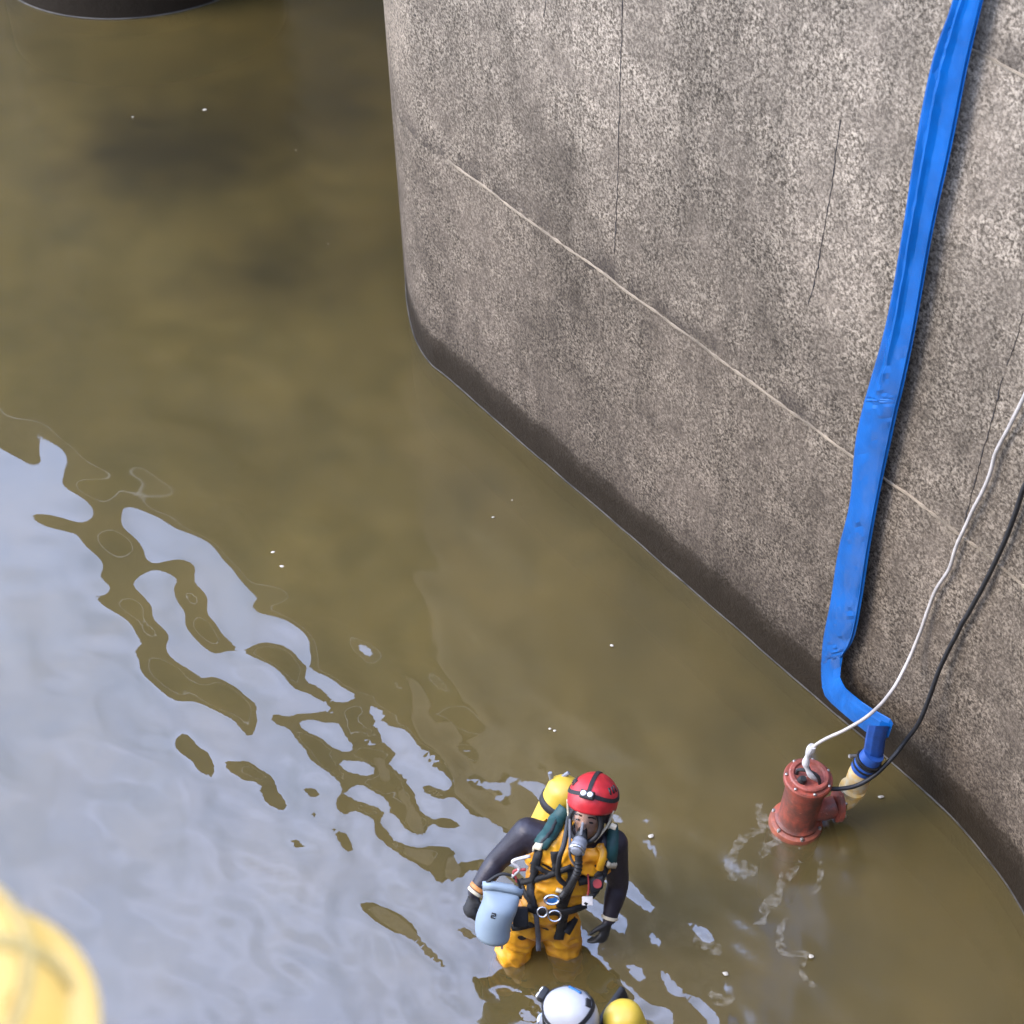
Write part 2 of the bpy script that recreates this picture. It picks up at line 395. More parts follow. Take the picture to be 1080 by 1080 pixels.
# bridge deck over the channel (shows in the water only as the edge of the sky's reflection) and the round pier that carries it
def prism(name, pts, z0, z1, mat, parent=None):
    n = len(pts); vs_ = [(x, y, z0) for x, y in pts] + [(x, y, z1) for x, y in pts]
    fs = [tuple(range(n))[::-1], tuple(range(n, 2*n))] + [(i, (i+1) % n, n+(i+1) % n, n+i) for i in range(n)]
    return mesh_obj(name, vs_, fs, mat, parent, smooth=False)
deck = prism('bridge_deck', [(-.35, 8.95), (-1.0, 9.25), (-12.2, 21.8), (-12.2, 46), (6, 46), (6, 12.0)], PIER_TOP+.02, 5.0, M_CONC3)
prism('bounce_panel', [(-.35, 8.953), (-1.0, 9.253), (-12.19, 21.803), (-12.15, 45.9), (5.9, 45.9), (5.9, 12.1)], PIER_TOP-.01, PIER_TOP+.02, M_BOUNCE, deck)  # unseen pale panel added under the deck to lighten its reflection in the water
tag(deck, 'plain concrete bridge deck spanning from the rounded pier across the channel', 'bridge')
cpt = gnd(132, 20.5)
bm = bmesh.new()
CR = 1.3
lathe(bm, (cpt.x-.05, cpt.y+CR, BED_Z-.3), (0, 0, 1), [(CR*1.0, 0), (CR, BED_Z*-1+.31), (CR, 2.5), (CR, 5.0-.01+.3+BED_Z)], 96)
col = bm_obj('round_pier', bm, M_CONC3, autosm=40); tag(col, 'round dark grey concrete column standing in the water under the bridge', 'pier')
bm = bmesh.new(); lathe(bm, (cpt.x-.05, cpt.y+CR, .002), (0, 0, 1), [(CR+.004, 0), (CR+.006, .008), (CR-.01, .016)], 96)
bm_obj('meniscus_line', bm, M_MENISCUS, col)  # the same meniscus light line, coloured in around the column
# quay the photographer stands on
qy = prism('quay_wall', [(-14, .66), (2.46, .66), (2.46, -6), (-14, -6)], BED_Z-.3, 5.44, M_CONC)
tag(qy, 'concrete quay wall below the viewpoint, facing the speckled pier', 'wall')
prism('coping_stone', [(-14, .70), (2.6, .70), (2.6, -.1), (-14, -.1)], 5.44, 5.6, M_CONC2, qy)
# ------------------------------------------------------------------ blue lay-flat hose
M_HOSE = simple('blue_pvc', (.0004, .098, .345), .36, var=.35, vscale=5, bump=.35, bscale=16)
M_HOSE_IN = simple('blue_sleeve', (.02, .085, .33), .4, var=.3, vscale=20)
pump_b = gnd(841, 868); YP = pump_b.y
def on_dep(px, py, k):
    """k=0 on the wall (6 cm off), k=1 in the upright plane of the pump"""
    a, n = wall_pt(px, py, .06); b = on_y(px, py, YP); return a.lerp(b, k)
hose = empty('layflat_hose', wall_pt(890, 620, .08)[0])
tag(hose, 'long flat glossy blue discharge hose hanging down the pier face to the pump', 'hose')
LE = [(1020,-75),(1004.6,0),(984,61),(968,138),(951.7,244),(935,338),(915,411),(911,425),(902,467),(896,530),(884,581),(876,633),(868.5,672),(866,700)]
RE = [(1055,-75),(1037,0),(1021,69),(1004.6,151),(984,244),(966,345),(953,408),(948,428),(941,460),(928,520),(918,575),(909,633),(901,672),(889,692)]
lw = spline([(*p, 0) for p in LE], 9); rw = spline([(*p, 0) for p in RE], 9)
NS = 15
def section(A, B, out, ridge, thick, seed, wr=0.0):
    """closed flat-hose cross-section from edge A to edge B bulging along out"""
    o = []
    for s in (1, -1):
        rng_ = range(NS) if s == 1 else range(NS-2, 0, -1)
        for k in rng_:
            u = k/(NS-1); e = max(0, 1-(2*u-1)**2)**.5
            h = thick*e if s == 1 else -.006*e
            if s == 1: h += ridge*math.exp(-((u-.40)/.10)**2) - ridge*.8*math.exp(-((u-.22)/.09)**2) + (.005*noise.noise(Vector((u*3, seed*.10, 0))) + .004*abs(noise.noise(Vector((u*2+seed*.03, seed*.55, 4)))))*e + wr*(.35-abs(noise.noise(Vector((u*2.6+seed*.5, seed*.83, 9))))*1.5)*e
            o.append(A.lerp(B, u) + out*h)
    return o
def loft(secs, name, mat, parent):
    vs_ = [v for s in secs for v in s]; n = len(secs[0]); fs = []
    for i in range(len(secs)-1):
        for k in range(n): fs.append((i*n+k, i*n+(k+1) % n, (i+1)*n+(k+1) % n, (i+1)*n+k))
    fs += [tuple(range(n))[::-1], tuple((len(secs)-1)*n+k for k in range(n))]
    bm = bmesh.new(); V_ = [bm.verts.new(v) for v in vs_]
    for f in fs: bm.faces.new([V_[q] for q in f])
    return bm_obj(name, bm, mat, parent, autosm=17)
secs = []
for i, (a, b) in enumerate(zip(lw, rw)):
    t = i/(len(lw)-1)
    off = .050
    A, n = wall_pt(min(a.x, 1079.9) if False else a.x, a.y, off-.006); B, n2 = wall_pt(b.x, b.y, off+.008)
    f = max(0, min(1, (.52-t)/.16))                   # folded ridge on the upper half, rounder below
    crease = .018*math.exp(-((t-.50)/.012)**2) - .010*math.exp(-((t-.965)/.02)**2)
    if max(A.z, B.z) > PIER_TOP-.03: continue
    if not secs:                                     # laid back over the top of the pier
        for dn, zz in ((2.2, .02), (1.0, .02), (.12, .02), (-.02, .012)):
            secs.append(section(Vector((A.x-n.x*dn, A.y-n.y*dn, PIER_TOP+zz)), Vector((B.x-n.x*dn, B.y-n.y*dn, PIER_TOP+zz)), Vector((0, 0, 1)), .004, .012, len(secs)))
    secs.append(section(A, B, n, .020*f, .009+.009*(1-f)-crease*.3, i, .010))
# the kink at the foot of the wall and the run across to the pump
for (l, r, k, th) in (((866,712),(887,703),.02,.020), ((867,725),(886,714),.05,.016), ((870,734),(888,719),.10,.024), ((877,742),(892,726),.20,.020), ((886,750),(899,732),.32,.032),
                      ((899,761),(909,740),.46,.034), ((912,771),(921,748),.60,.032), ((922,777),(932,754),.72,.028), ((931,779),(939,758),.80,.022), ((937,778),(942,763),.84,.012)):
    A, B = on_dep(*l, k), on_dep(*r, k); secs.append(section(A, B, ((EYE-A).normalized()+Vector((0, 0, .3))).normalized(), .004, th*.7, len(secs), .030))
loft(secs, 'hose_body', M_HOSE, hose)
secs = []
for (l, r, th) in (((915,765),(939,766),.03), ((912.5,780),(934,780),.04), ((911,790),(932.5,791),.045), ((910,799),(931,801),.05)):
    A, B = on_dep(*l, .82), on_dep(*r, .82); secs.append(section(A, B, (EYE-A).normalized(), .003, th, 99+len(secs)))
loft(secs, 'hose_tail', M_HOSE_IN, hose)
# ridge lines of folded edge: a thin welt down the hose
welt = []
for i, (a, b) in enumerate(zip(lw, rw)):
    t = i/(len(lw)-1); q = a.lerp(b, .93)
    P, n = wall_pt(q.x, q.y, .058)
    if P.z < PIER_TOP-.03: welt.append(P+n*.007)
bm = bmesh.new(); tube(bm, welt, .0045, 6); bm_obj('welt', bm, M_HOSE, hose)

M_HOSE.node_tree.nodes['Principled BSDF'].inputs['Specular IOR Level'].default_value = .28
# ------------------------------------------------------------------ submersible pump
M_RED = simple('red_primer', (.26, .062, .042), .55, var=.5, vscale=13, bump=.3, dirt=(.11, .038, .030))
M_ORG = simple('orange_base', (.40, .095, .045), .5, var=.4, vscale=12, bump=.2)
def worn(name, col, rust, chip, wet_z=.05):
    m, nt, p, o = newmat(name); L = nt.links.new; ps = coords(nt)
    a = N(nt, 'ShaderNodeTexNoise', Scale=9.0, Detail=6.0, Roughness=.7); L(ps, a.inputs['Vector'])
    b = N(nt, 'ShaderNodeTexNoise', Scale=38.0, Detail=5.0, Roughness=.7); L(ps, b.inputs['Vector'])
    d = N(nt, 'ShaderNodeTexNoise', Scale=1.0, Detail=4.0); L(coords(nt, (26, 26, 3)), d.inputs['Vector'])
    c = mixc(nt, col, rust, ramp(nt, a.outputs['Fac'], [(.42, 0.0), (.60, .85)]))
    c = mixc(nt, c, rust, ramp(nt, d.outputs['Fac'], [(.50, 0.0), (.70, .7)]))
    c = mixc(nt, c, chip, ramp(nt, b.outputs['Fac'], [(.62, 0.0), (.67, .8)]))
    c = mixc(nt, c, (.05, .028, .018), ramp(nt, b.outputs['Fac'], [(.30, .85), (.37, 0.0)]))
    L(c, p.inputs['Base Color']); p.inputs['Roughness'].default_value = .5
    bp = N(nt, 'ShaderNodeBump', Strength=.4, Distance=.006); L(b.outputs['Fac'], bp.inputs['Height']); L(bp.outputs[0], p.inputs['Normal']); return m
M_RED = worn('worn_red_paint', (.29, .056, .030), (.085, .034, .022), (.33, .14, .10))
M_ORG = worn('wet_orange_base', (.33, .085, .040), (.16, .050, .028), (.38, .16, .09))
M_PINK = worn('worn_pink_lid', (.33, .080, .055), (.15, .045, .030), (.45, .26, .22))
M_BOLT = simple('bright_bolt', (.55, .52, .47), .35, metal=.8, var=.3)
M_BLK = simple('black_rubber', (.014, .014, .015), .55, var=.4)
M_CREAM = simple('cream_plastic', (.62, .54, .36), .45, var=.35, vscale=22, dirt=(.62, .36, .06))
M_WHT = simple('white_cable', (.52, .47, .41), .5, var=.3, vscale=14)
pump = empty('submersible_pump', (pump_b.x, pump_b.y, BED_Z))
tag(pump, 'rusty red submersible pump with bolted lid standing in the water by the pier', 'pump')
ztop = .50; PB = Vector((pump_b.x, pump_b.y, 0))
def part(name, mat, fn, parent, bev=0, sm=35):
    bm = bmesh.new(); fn(bm)
    if bev: bevel(bm, bev)
    return bm_obj(name, bm, mat, parent, autosm=sm)
Z = Vector((0, 0, 1))
part('base_flange', M_ORG, lambda b: lathe(b, PB, Z, [(.10, -.6), (.118, -.40), (.132, -.04), (.134, .008), (.128, .028), (.108, .040)], 48), pump)
part('motor_housing', M_RED, lambda b: lathe(b, PB, Z, [(.110, .03), (.112, .055), (.102, .064), (.096, .075), (.096, .25), (.099, .30), (.103, .345)], 48), pump)
part('top_flange', M_RED, lambda b: lathe(b, PB, Z, [(.100, .340), (.117, .350), (.119, .377), (.113, .385), (.098, .387)], 48), pump)
lid = part('lid', M_PINK, lambda b: lathe(b, PB, Z, [(.098, .380), (.098, .402), (.092, .408), (.076, .408), (.070, .397), (.03, .395)], 40), pump)
for k in range(7):
    a = k*2*math.pi/7+.35; q = PB + Vector((math.cos(a)*.107, math.sin(a)*.107, .382))
    part('lid_bolt', M_BOLT, lambda b: lathe(b, q, Z, [(.008, 0), (.008, .010), (.0055, .013)], 6), pump)
for k in range(6):
    a = k*2*math.pi/6+.6; q = PB + Vector((math.cos(a)*.119, math.sin(a)*.119, .028))
    part('base_bolt', M_BOLT, lambda b: lathe(b, q, Z, [(.010, 0), (.010, .014), (.007, .018)], 6), pump)
for k in range(3):
    a = -1.0+k*.55; q = PB + Vector((math.cos(a)*.094, math.sin(a)*.094, .33))
hd = part('lifting_handle', M_BLK, lambda b: tube(b, spline([PB+Vector((-.06, .01, .396)), PB+Vector((-.055, 0, .44)), PB+Vector((-.01, -.02, .455)), PB+Vector((.03, -.04, .44)), PB+Vector((.045, -.05, .396))], 6), .009), pump)
part('cable_gland', M_BLK, lambda b: lathe(b, PB+Vector((-.045, -.035, .392)), (.1, -.3, 1), [(.022, 0), (.022, .03), (.014, .05)], 12), pump)
# discharge elbow and bolted outlet flange on the right
out_d = Vector((.93, .10, -.05)).normalized()
oc = on_y(884, 846, YP+.01)
part('discharge_elbow', M_RED, lambda b: tube(b, spline([PB+Vector((.06, 0, .13)), PB+Vector((.12, .0, .125)), oc-out_d*.01], 6), lambda t: .060-.008*t, 18), pump)
ofl = part('outlet_flange', M_RED, lambda b: lathe(b, oc-out_d*.012, out_d, [(.05, -.004), (.082, 0), (.082, .022), (.05, .026)], 32), pump)
oa, os_, ot = basis(out_d)
for k in range(6):
    a = k*math.pi/3; q = oc + os_*math.cos(a)*.066 + ot*math.sin(a)*.066 + out_d*.010
    part('flange_bolt', M_BOLT, lambda b: lathe(b, q, out_d, [(.008, 0), (.008, .012), (.005, .015)], 6), ofl)
pump.rotation_euler = (rad(2), rad(4), 0); pump.location.x -= .055; pump.location.y += .02       # it leans a little
# coupling between pump outlet and hose
cpl = empty('hose_coupling', on_y(905, 822, YP+.05))
tag(cpl, 'cream and yellow pipe elbow with black banded blue sleeve joining pump to hose', 'coupling')
K = lambda x, y, d=.06: on_y(x, y, YP+d)
part('elbow', M_CREAM, lambda b: tube(b, spline([oc+out_d*.014, K(893, 842, .03), K(902, 829), K(907, 816), K(909, 811)], 7), lambda t: .046+.012*math.sin(t*2.6), 22), cpl)
ax_c = (K(920, 797) - K(909, 812)).normalized()
part('elbow_rim', M_CREAM, lambda b: lathe(b, K(899, 832, .05), (K(907, 816)-K(899, 832)).normalized(), [(.052, -.012), (.066, -.008), (.066, .012), (.05, .016)], 28), cpl)
sl_ = part('sleeve', M_HOSE_IN, lambda b: lathe(b, K(909, 812), ax_c, [(.048, 0), (.060, .005), (.061, .045), (.056, .075), (.052, .13)], 28), cpl)
for s in (.030, .058, .072):
    part('clamp_band', M_BLK, lambda b: lathe(b, K(909, 812)+ax_c*s, ax_c, [(.058, 0), (.0645, .001), (.0645, .011), (.058, .012)], 28), cpl)
part('clamp_screw', M_BOLT, lambda b: lathe(b, K(903, 797, .03)+ax_c*.0, (-1, -.3, .3), [(.007, 0), (.007, .03), (.009, .032), (.009, .04)], 8), cpl)

# ------------------------------------------------------------------ cables
def cable(name, pts, r, mat, label):
    P = []; n = None
    for (x, y, k) in pts:
        a, n = wall_pt(x, y, .03); P.append(a.lerp(on_y(x, y, YP-.02), k))
    # carry the cable on up the face and over the top of the pier
    x, y, up_ = pts[0][0], pts[0][1], []
    for k in range(40):
        x += 9; y -= 19
        q, n = wall_pt(x, y, .03)
        if q.z > PIER_TOP-.12: break
        if k % 3 == 2: up_.insert(0, q)
    q.z = PIER_TOP-.05; up_.insert(0, q.copy()); q = q-n*.05; q.z = PIER_TOP+r+.004; up_.insert(0, q.copy())
    up_ = [q-n*2.4+Vector((.3, -.4, 0)), q-n*1.2, q-n*.35] + up_
    P = up_ + P
    o = empty(name, P[-1]); bm = bmesh.new()
    sm = spline(P, 7); sm = [v + Vector((noise.noise(v*9), noise.noise(v*9+Vector((7, 3, 1))), 0))*.003 for v in sm]
    bmesh.ops.translate
    tube(bm, sm, r, 8); bm_obj('cord', bm, mat, o); tag(o, label, 'cable'); return o
wc = cable('power_cable', [(1092,396,0),(1080,418,0),(1066,447,0),(1050,479,0),(1041,508,0),(1024,543,0),(1010,572,0),(1001,600,0),(985,626,0),(975,655,.02),(960,692,.15),(941,728,.55),(918,753,.9),(893,769,1),(870,780,1),(858,788,1),(852,797,1)], .0085, M_WHT,
      'thin off-white cable running down the pier wall to the lid of the red pump')
bc = cable('power_cable', [(1092,492,0),(1080,515,0),(1060,570,0),(1036,620,0),(1011,665,.02),(991,706,.12),(971,758,.4),(952,786,.65),(935,806,.85),(918,821,.98),(898,830,1.02),(878,832,1.02),(864,827,1.02),(855,816,1),(850,806,1)], .011, M_BLK,
      'black rubber cable looping off the pier wall to the red pump')
M_TAPE = simple('white_tape', (.66, .63, .60), .5, var=.3)
part('tape_wrap', M_TAPE, lambda b: tube(b, spline([on_y(857, 787, YP-.02), on_y(852, 797, YP-.02), on_y(850, 806, YP-.03), on_y(854, 816, YP-.05), on_y(863, 823, YP-.05)], 5), lambda t: .018-.006*t+.004*math.sin(t*17), 10), wc)

# ------------------------------------------------------------------ divers
M_NEO = simple('black_neoprene', (.021, .016, .025), .5, var=.3, vscale=18, bump=.2)
M_GLOVE = simple('black_glove', (.012, .012, .013), .6, var=.3)
M_YEL = simple('yellow_drysuit', (.82, .39, .012), .42, vscale=11, bump=.5, bscale=22, dirt=(.44, .17, .012))
M_SKIN = simple('skin', (.62, .36, .26), .5, var=.15)
M_STRAP = simple('black_webbing', (.012, .012, .013), .7, var=.3)
M_GRY = simple('grey_webbing', (.10, .10, .11), .6, var=.3)
M_GREEN = simple('green_padding', (.010, .065, .060), .6, var=.35, vscale=20)
M_CRM = simple('cream_tape', (.60, .52, .36), .55, var=.2)
M_ORCUFF = simple('orange_cuff', (.62, .25, .06), .55, var=.3)
M_REDH = simple('red_helmet', (.56, .022, .028), .42, var=.35, vscale=22, bump=.08)
M_WHTH = simple('white_helmet', (.44, .44, .45), .45, var=.15, vscale=8, bump=.04, coat=.2)
M_TANK = simple('yellow_cylinder', (.66, .45, .05), .4, var=.2, vscale=7, bump=.05)
M_GREYP = simple('grey_plastic', (.22, .23, .25), .45, var=.25)
M_CHROME = simple('chrome', (.62, .63, .66), .2, metal=.9, var=.1, bump=0)
M_LENS = simple('lamp_lens', (.80, .82, .85), .12, var=.05, bump=0)
M_BAG = simple('pale_blue_bag', (.27, .345, .41), .55, var=.18, vscale=5, bump=.2, bscale=14)
M_BLUE = simple('blue_karabiner', (.03, .16, .42), .3, metal=.5)
M_REDC = simple('red_cord', (.42, .05, .05), .6)
def glass():
    m, nt, p, o = newmat('visor'); nt.nodes.remove(p)
    t = N(nt, 'ShaderNodeBsdfTransparent'); t.inputs[0].default_value = (.95, .96, .96, 1); g = N(nt, 'ShaderNodeBsdfGlossy', Roughness=.05)
    f = N(nt, 'ShaderNodeFresnel', IOR=1.5); ms = N(nt, 'ShaderNodeMixShader'); nt.links.new(f.outputs[0], ms.inputs[0]); nt.links.new(t.outputs[0], ms.inputs[1]); nt.links.new(g.outputs[0], ms.inputs[2]); nt.links.new(ms.outputs[0], o.inputs[0])
    return m
M_VISOR = glass()

def capsule(bm, A, B, ra, rb, side=None, flat=1.0, n=14):
    A, B = Vector(A), Vector(B); a, s, t = basis(B-A, side); cs = []
    for k in (-80, -50, -25): q = rad(k); cs.append((A + a*math.sin(q)*ra, s*ra*math.cos(q), t*ra*math.cos(q)*flat))
    for k in range(5): u = k/4; r = ra+(rb-ra)*u; cs.append((A.lerp(B, u), s*r, t*r*flat))
    for k in (25, 50, 80): q = rad(k); cs.append((B + a*math.sin(q)*rb, s*rb*math.cos(q), t*rb*math.cos(q)*flat))
    rings(bm, cs, n)

def hand(segs, wrist, d, palm_n, thumb_side):
    """relaxed gloved hand: palm, four fingers curled towards palm_n, thumb off the side of the palm"""
    d = d.normalized(); pn = (palm_n - d*palm_n.dot(d)).normalized(); s = d.cross(pn).normalized()*thumb_side     # s points to the thumb
    k0 = wrist + d*.025; k1 = wrist + d*.092
    segs.append((k0, k1, .030, .037, 'glove', s, .55))
    for i, (off, ln) in enumerate(((.031, .076), (.010, .086), (-.011, .080), (-.031, .062))):
        b = wrist + d*.088 + s*off; q = b
        for j, (fr, ang) in enumerate(((.45, 22), (.32, 52), (.25, 80))):
            dd = d*math.cos(rad(ang+4*i)) + pn*math.sin(rad(ang+4*i)); e = q + dd*ln*fr
            segs.append((q, e, .0108-.0008*j, .0102-.0010*j, 'glove', None, 1)); q = e
    b = wrist + d*.035 + s*.028; e = b + (d*.62 + s*.55 + pn*.45).normalized()*.042; e2 = e + (d*.85 + s*.05 + pn*.5).normalized()*.034
    segs.append((b, e, .015, .0125, 'glove', None, 1)); segs.append((e, e2, .012, .010, 'glove', None, 1))

def make_body(parent, segs, voxel=.0075):
    bm = bmesh.new()
    for A, B, ra, rb, tg, side, flat in segs: capsule(bm, A, B, ra, rb, side, flat)
    bmesh.ops.recalc_face_normals(bm, faces=bm.faces[:])
    me = bpy.data.meshes.new('tmp'); bm.to_mesh(me); bm.free()
    o = bpy.data.objects.new('tmp', me); COL.objects.link(o)
    md = o.modifiers.new('r', 'REMESH'); md.mode = 'VOXEL'; md.voxel_size = voxel
    sm = o.modifiers.new('s', 'SMOOTH'); sm.factor = .5; sm.iterations = 5
    dg = bpy.context.evaluated_depsgraph_get(); em = bpy.data.meshes.new_from_object(o.evaluated_get(dg)); bpy.data.objects.remove(o)
    co = np.empty(len(em.vertices)*3); em.vertices.foreach_get('co', co); co = co.reshape(-1, 3)
    tags = []; D = []
    for A, B, ra, rb, tg, side, flat in segs:
        A_, B_ = np.array(A), np.array(B); ab = B_-A_; t = np.clip(((co-A_)@ab)/(ab@ab), 0, 1)
        D.append(np.linalg.norm(co-(A_+t[:, None]*ab), axis=1)/(ra+(rb-ra)*t)); tags.append(tg)
    vt = np.array(tags)[np.argmin(np.array(D), 0)]
    return em, co, vt

def finish_body(parent, em, co, vt, mats, garments):
    """body as one mesh with a material per region; garments = clothing shells grown from body regions"""
    em.name = 'body'; em.materials.clear(); names = list(mats)
    for k in names: em.materials.append(mats[k])
    lut = {k: i for i, k in enumerate(names)}
    faces = [tuple(p.vertices) for p in em.polygons]
    em.polygons.foreach_set('material_index', [lut[vt[f[0]]] for f in faces]); em.polygons.foreach_set('use_smooth', [True]*len(faces))
    nr = np.empty(len(em.vertices)*3); em.vertices.foreach_get('normal', nr); nr = nr.reshape(-1, 3)
    org = np.array(root_loc(parent))
    shells = []
    for nm, tgs, offs, fold, mat in garments:
        keep = np.isin(vt, tgs); fs = [f for f in faces if all(keep[v] for v in f)]
        used = sorted({v for f in fs for v in f}); mp = {v: i for i, v in enumerate(used)}
        vv = []
        for v in used:
            p = Vector(co[v]); w_ = noise.noise(p*5)*.03; q = (.55-2.0*abs(noise.noise(Vector((p.x*7+w_*30, p.y*7, (p.z+p.x*.5+w_)*17)))))*fold*.7 + (.4-1.6*abs(noise.noise(p*19)))*fold*.3
            vv.append(p + Vector(nr[v])*(offs+q))
        g = mesh_obj(nm, vv, [tuple(mp[v] for v in f) for f in fs], mat, parent)
        md = g.modifiers.new('hem', 'SOLIDIFY'); md.thickness = .004; md.offset = -1
        shells.append((vv, [tuple(mp[v] for v in f) for f in fs]))
    em.vertices.foreach_set('co', (co-org).ravel()); em.update()
    b = link(bpy.data.objects.new('body', em), parent)
    allv = [Vector(c) for c in co]; allf = list(faces)
    for vv, fs in shells:
        n0 = len(allv); allv += vv; allf += [tuple(q+n0 for q in f) for f in fs]
    return b, BVHTree.FromPolygons(allv, allf)

def cam_ribbon(name, bvh, px, wpx, mat, parent, lift=.006, thick=.005, fall=None):
    """webbing lying on the body: each pixel is a sight line that ends on the body's surface"""
    pts = []
    for v in spline([(x, y, 0) for x, y in px], 6):
        r = ray(v.x, v.y).normalized(); loc, n, i, d = bvh.ray_cast(EYE, r)
        pts.append((v, r, loc, n))
    good = [p for p in pts if p[2] is not None]
    if not good: return None
    P = []
    for v, r, loc, n in pts:
        if loc is None:
            g = min(good, key=lambda q: (q[0]-v).length); loc = EYE + r*(g[2]-EYE).length; n = -r
        P.append((loc, n))
    # smooth depths
    L = [p[0] for p in P]; Dp = [(l-EYE).length for l in L]
    for _ in range(3): Dp = [min(Dp[i], (Dp[max(i-1, 0)]+Dp[i]+Dp[min(i+1, len(Dp)-1)])/3) for i in range(len(Dp))]
    L = [EYE + (l-EYE).normalized()*d for l, d in zip(L, Dp)]
    vs_, fs = [], []
    for i, l in enumerate(L):
        d = (L[min(i+1, len(L)-1)]-L[max(i-1, 0)]).normalized(); n = P[i][1]; n = (n - d*n.dot(d)); n = n.normalized() if n.length > .1 else -ray(540, 900).normalized()
        s = d.cross(n).normalized(); hw = wpx/2*(l-EYE).length/FPX; b = l + n*lift
        vs_ += [b-s*hw-n*.012, b-s*hw+n*thick*.6, b+n*thick, b+s*hw+n*thick*.6, b+s*hw-n*.012]
        if i:
            k = 5*i
            for j in range(4): fs.append((k-5+j, k-4+j, k+1+j, k+j))
            fs.append((k-5+4, k-5, k, k+4))
    fs += [(4, 3, 2, 1, 0), tuple(len(vs_)-5+j for j in range(5))]
    return mesh_obj(name, vs_, fs, mat, parent)

def helmet(parent, c, r, f, u, mat, scale=1.0, plain=False):
    """shell helmet; c centre of the rim plane, r/f/u right, forward, up"""
    r, f, u = r*scale, f*scale, u*scale
    bm = bmesh.new(); nu, nv = 36, 14; grid = []
    for j in range(nv+1):
        a = rad(-14) + (rad(88)-rad(-14))*j/nv; row = []
        for k in range(nu):
            t = 2*math.pi*k/nu; ca = math.cos(a); x = .112*ca*math.sin(t); y = .138*ca*math.cos(t); z = .118*math.sin(a)
            if j == 0: y *= 1.03; z -= .012*max(0, -math.cos(t)); z += .006*max(0, math.cos(t))
            rb_ = 1+.022*abs(math.cos(2.5*t))*math.sin(2*a); x *= rb_; y *= rb_        # soft moulded ribs
            row.append(bm.verts.new(c + r*x + f*y + u*z))
        grid.append(row)
    for a, b in zip(grid[:-1], grid[1:]):
        for k in range(nu): bm.faces.new((a[k], a[(k+1) % nu], b[(k+1) % nu], b[k]))
    bm.faces.new(grid[-1])
    o = bm_obj('helmet', bm, mat, parent); sd_ = o.modifiers.new('t', 'SOLIDIFY'); sd_.thickness = .006
    S = lambda t, a, k=1.0: c + r*(.112*k*math.cos(a)*math.sin(t)) + f*(.138*k*math.cos(a)*math.cos(t)) + u*(.118*k*math.sin(a))
    def band(nm, pts, wd, mt):
        vs_, fs = [], []
        for i, p in enumerate(pts):
            d = (pts[min(i+1, len(pts)-1)]-pts[max(i-1, 0)]).normalized(); n = (p-c).normalized(); s = d.cross(n).normalized()
            vs_ += [p-s*wd/2-n*.006, p-s*wd/2+n*.003, p+s*wd/2+n*.003, p+s*wd/2-n*.006]
            if i:
                k = 4*i
                for j in range(3): fs.append((k-4+j, k-3+j, k+1+j, k+j))
        return mesh_obj(nm, vs_, fs, mt, o, smooth=False)
    band('lamp_strap', [S(rad(t), rad(22+8*math.cos(rad(2*t))), 1.012) for t in range(-180, 181, 10)], .018, M_STRAP)
    if not plain: band('lamp_strap', [S(0, rad(a), 1.012) for a in range(32, 150, 8)], .018, M_STRAP)
    lp = S(0, rad(30), 1.02); ln = (f*.9+u*.35).normalized(); lu = (u-ln*u.dot(ln)).normalized()
    bm = bmesh.new(); box(bm, lp+ln*.012, r*.032, lu*.019, ln*.014); bevel(bm, .006); h = bm_obj('headlamp', bm, M_BLK, o)
    for s in (-1, 1):
        bm = bmesh.new(); lathe(bm, lp+r*.015*s+ln*.022+lu*.003, (ln+u*.5).normalized(), [(.013, 0), (.013, .006), (.009, .010)], 14); bm_obj('lens', bm, M_LENS, h)
    for s in (-1, 1):                                           # vents
        for q in range(0 if plain else 3):
            bm = bmesh.new(); p = S(rad(s*62+s*q*13), rad(38), 1.008); n = (p-c).normalized(); d = (u-n*u.dot(n)).normalized()
            box(bm, p, d*.016, d.cross(n)*.0045, n*.004); bm_obj('vent', bm, M_BLK, o)
    for s in (-1, 1):
        bm = bmesh.new(); tube(bm, spline([S(rad(s*75), rad(-8), .97), c+r*.09*s+f*.03-u*.09, c+r*.05*s+f*.07-u*.165], 6), .006, 6); bm_obj('chin_strap', bm, M_CRM, o)
    return o

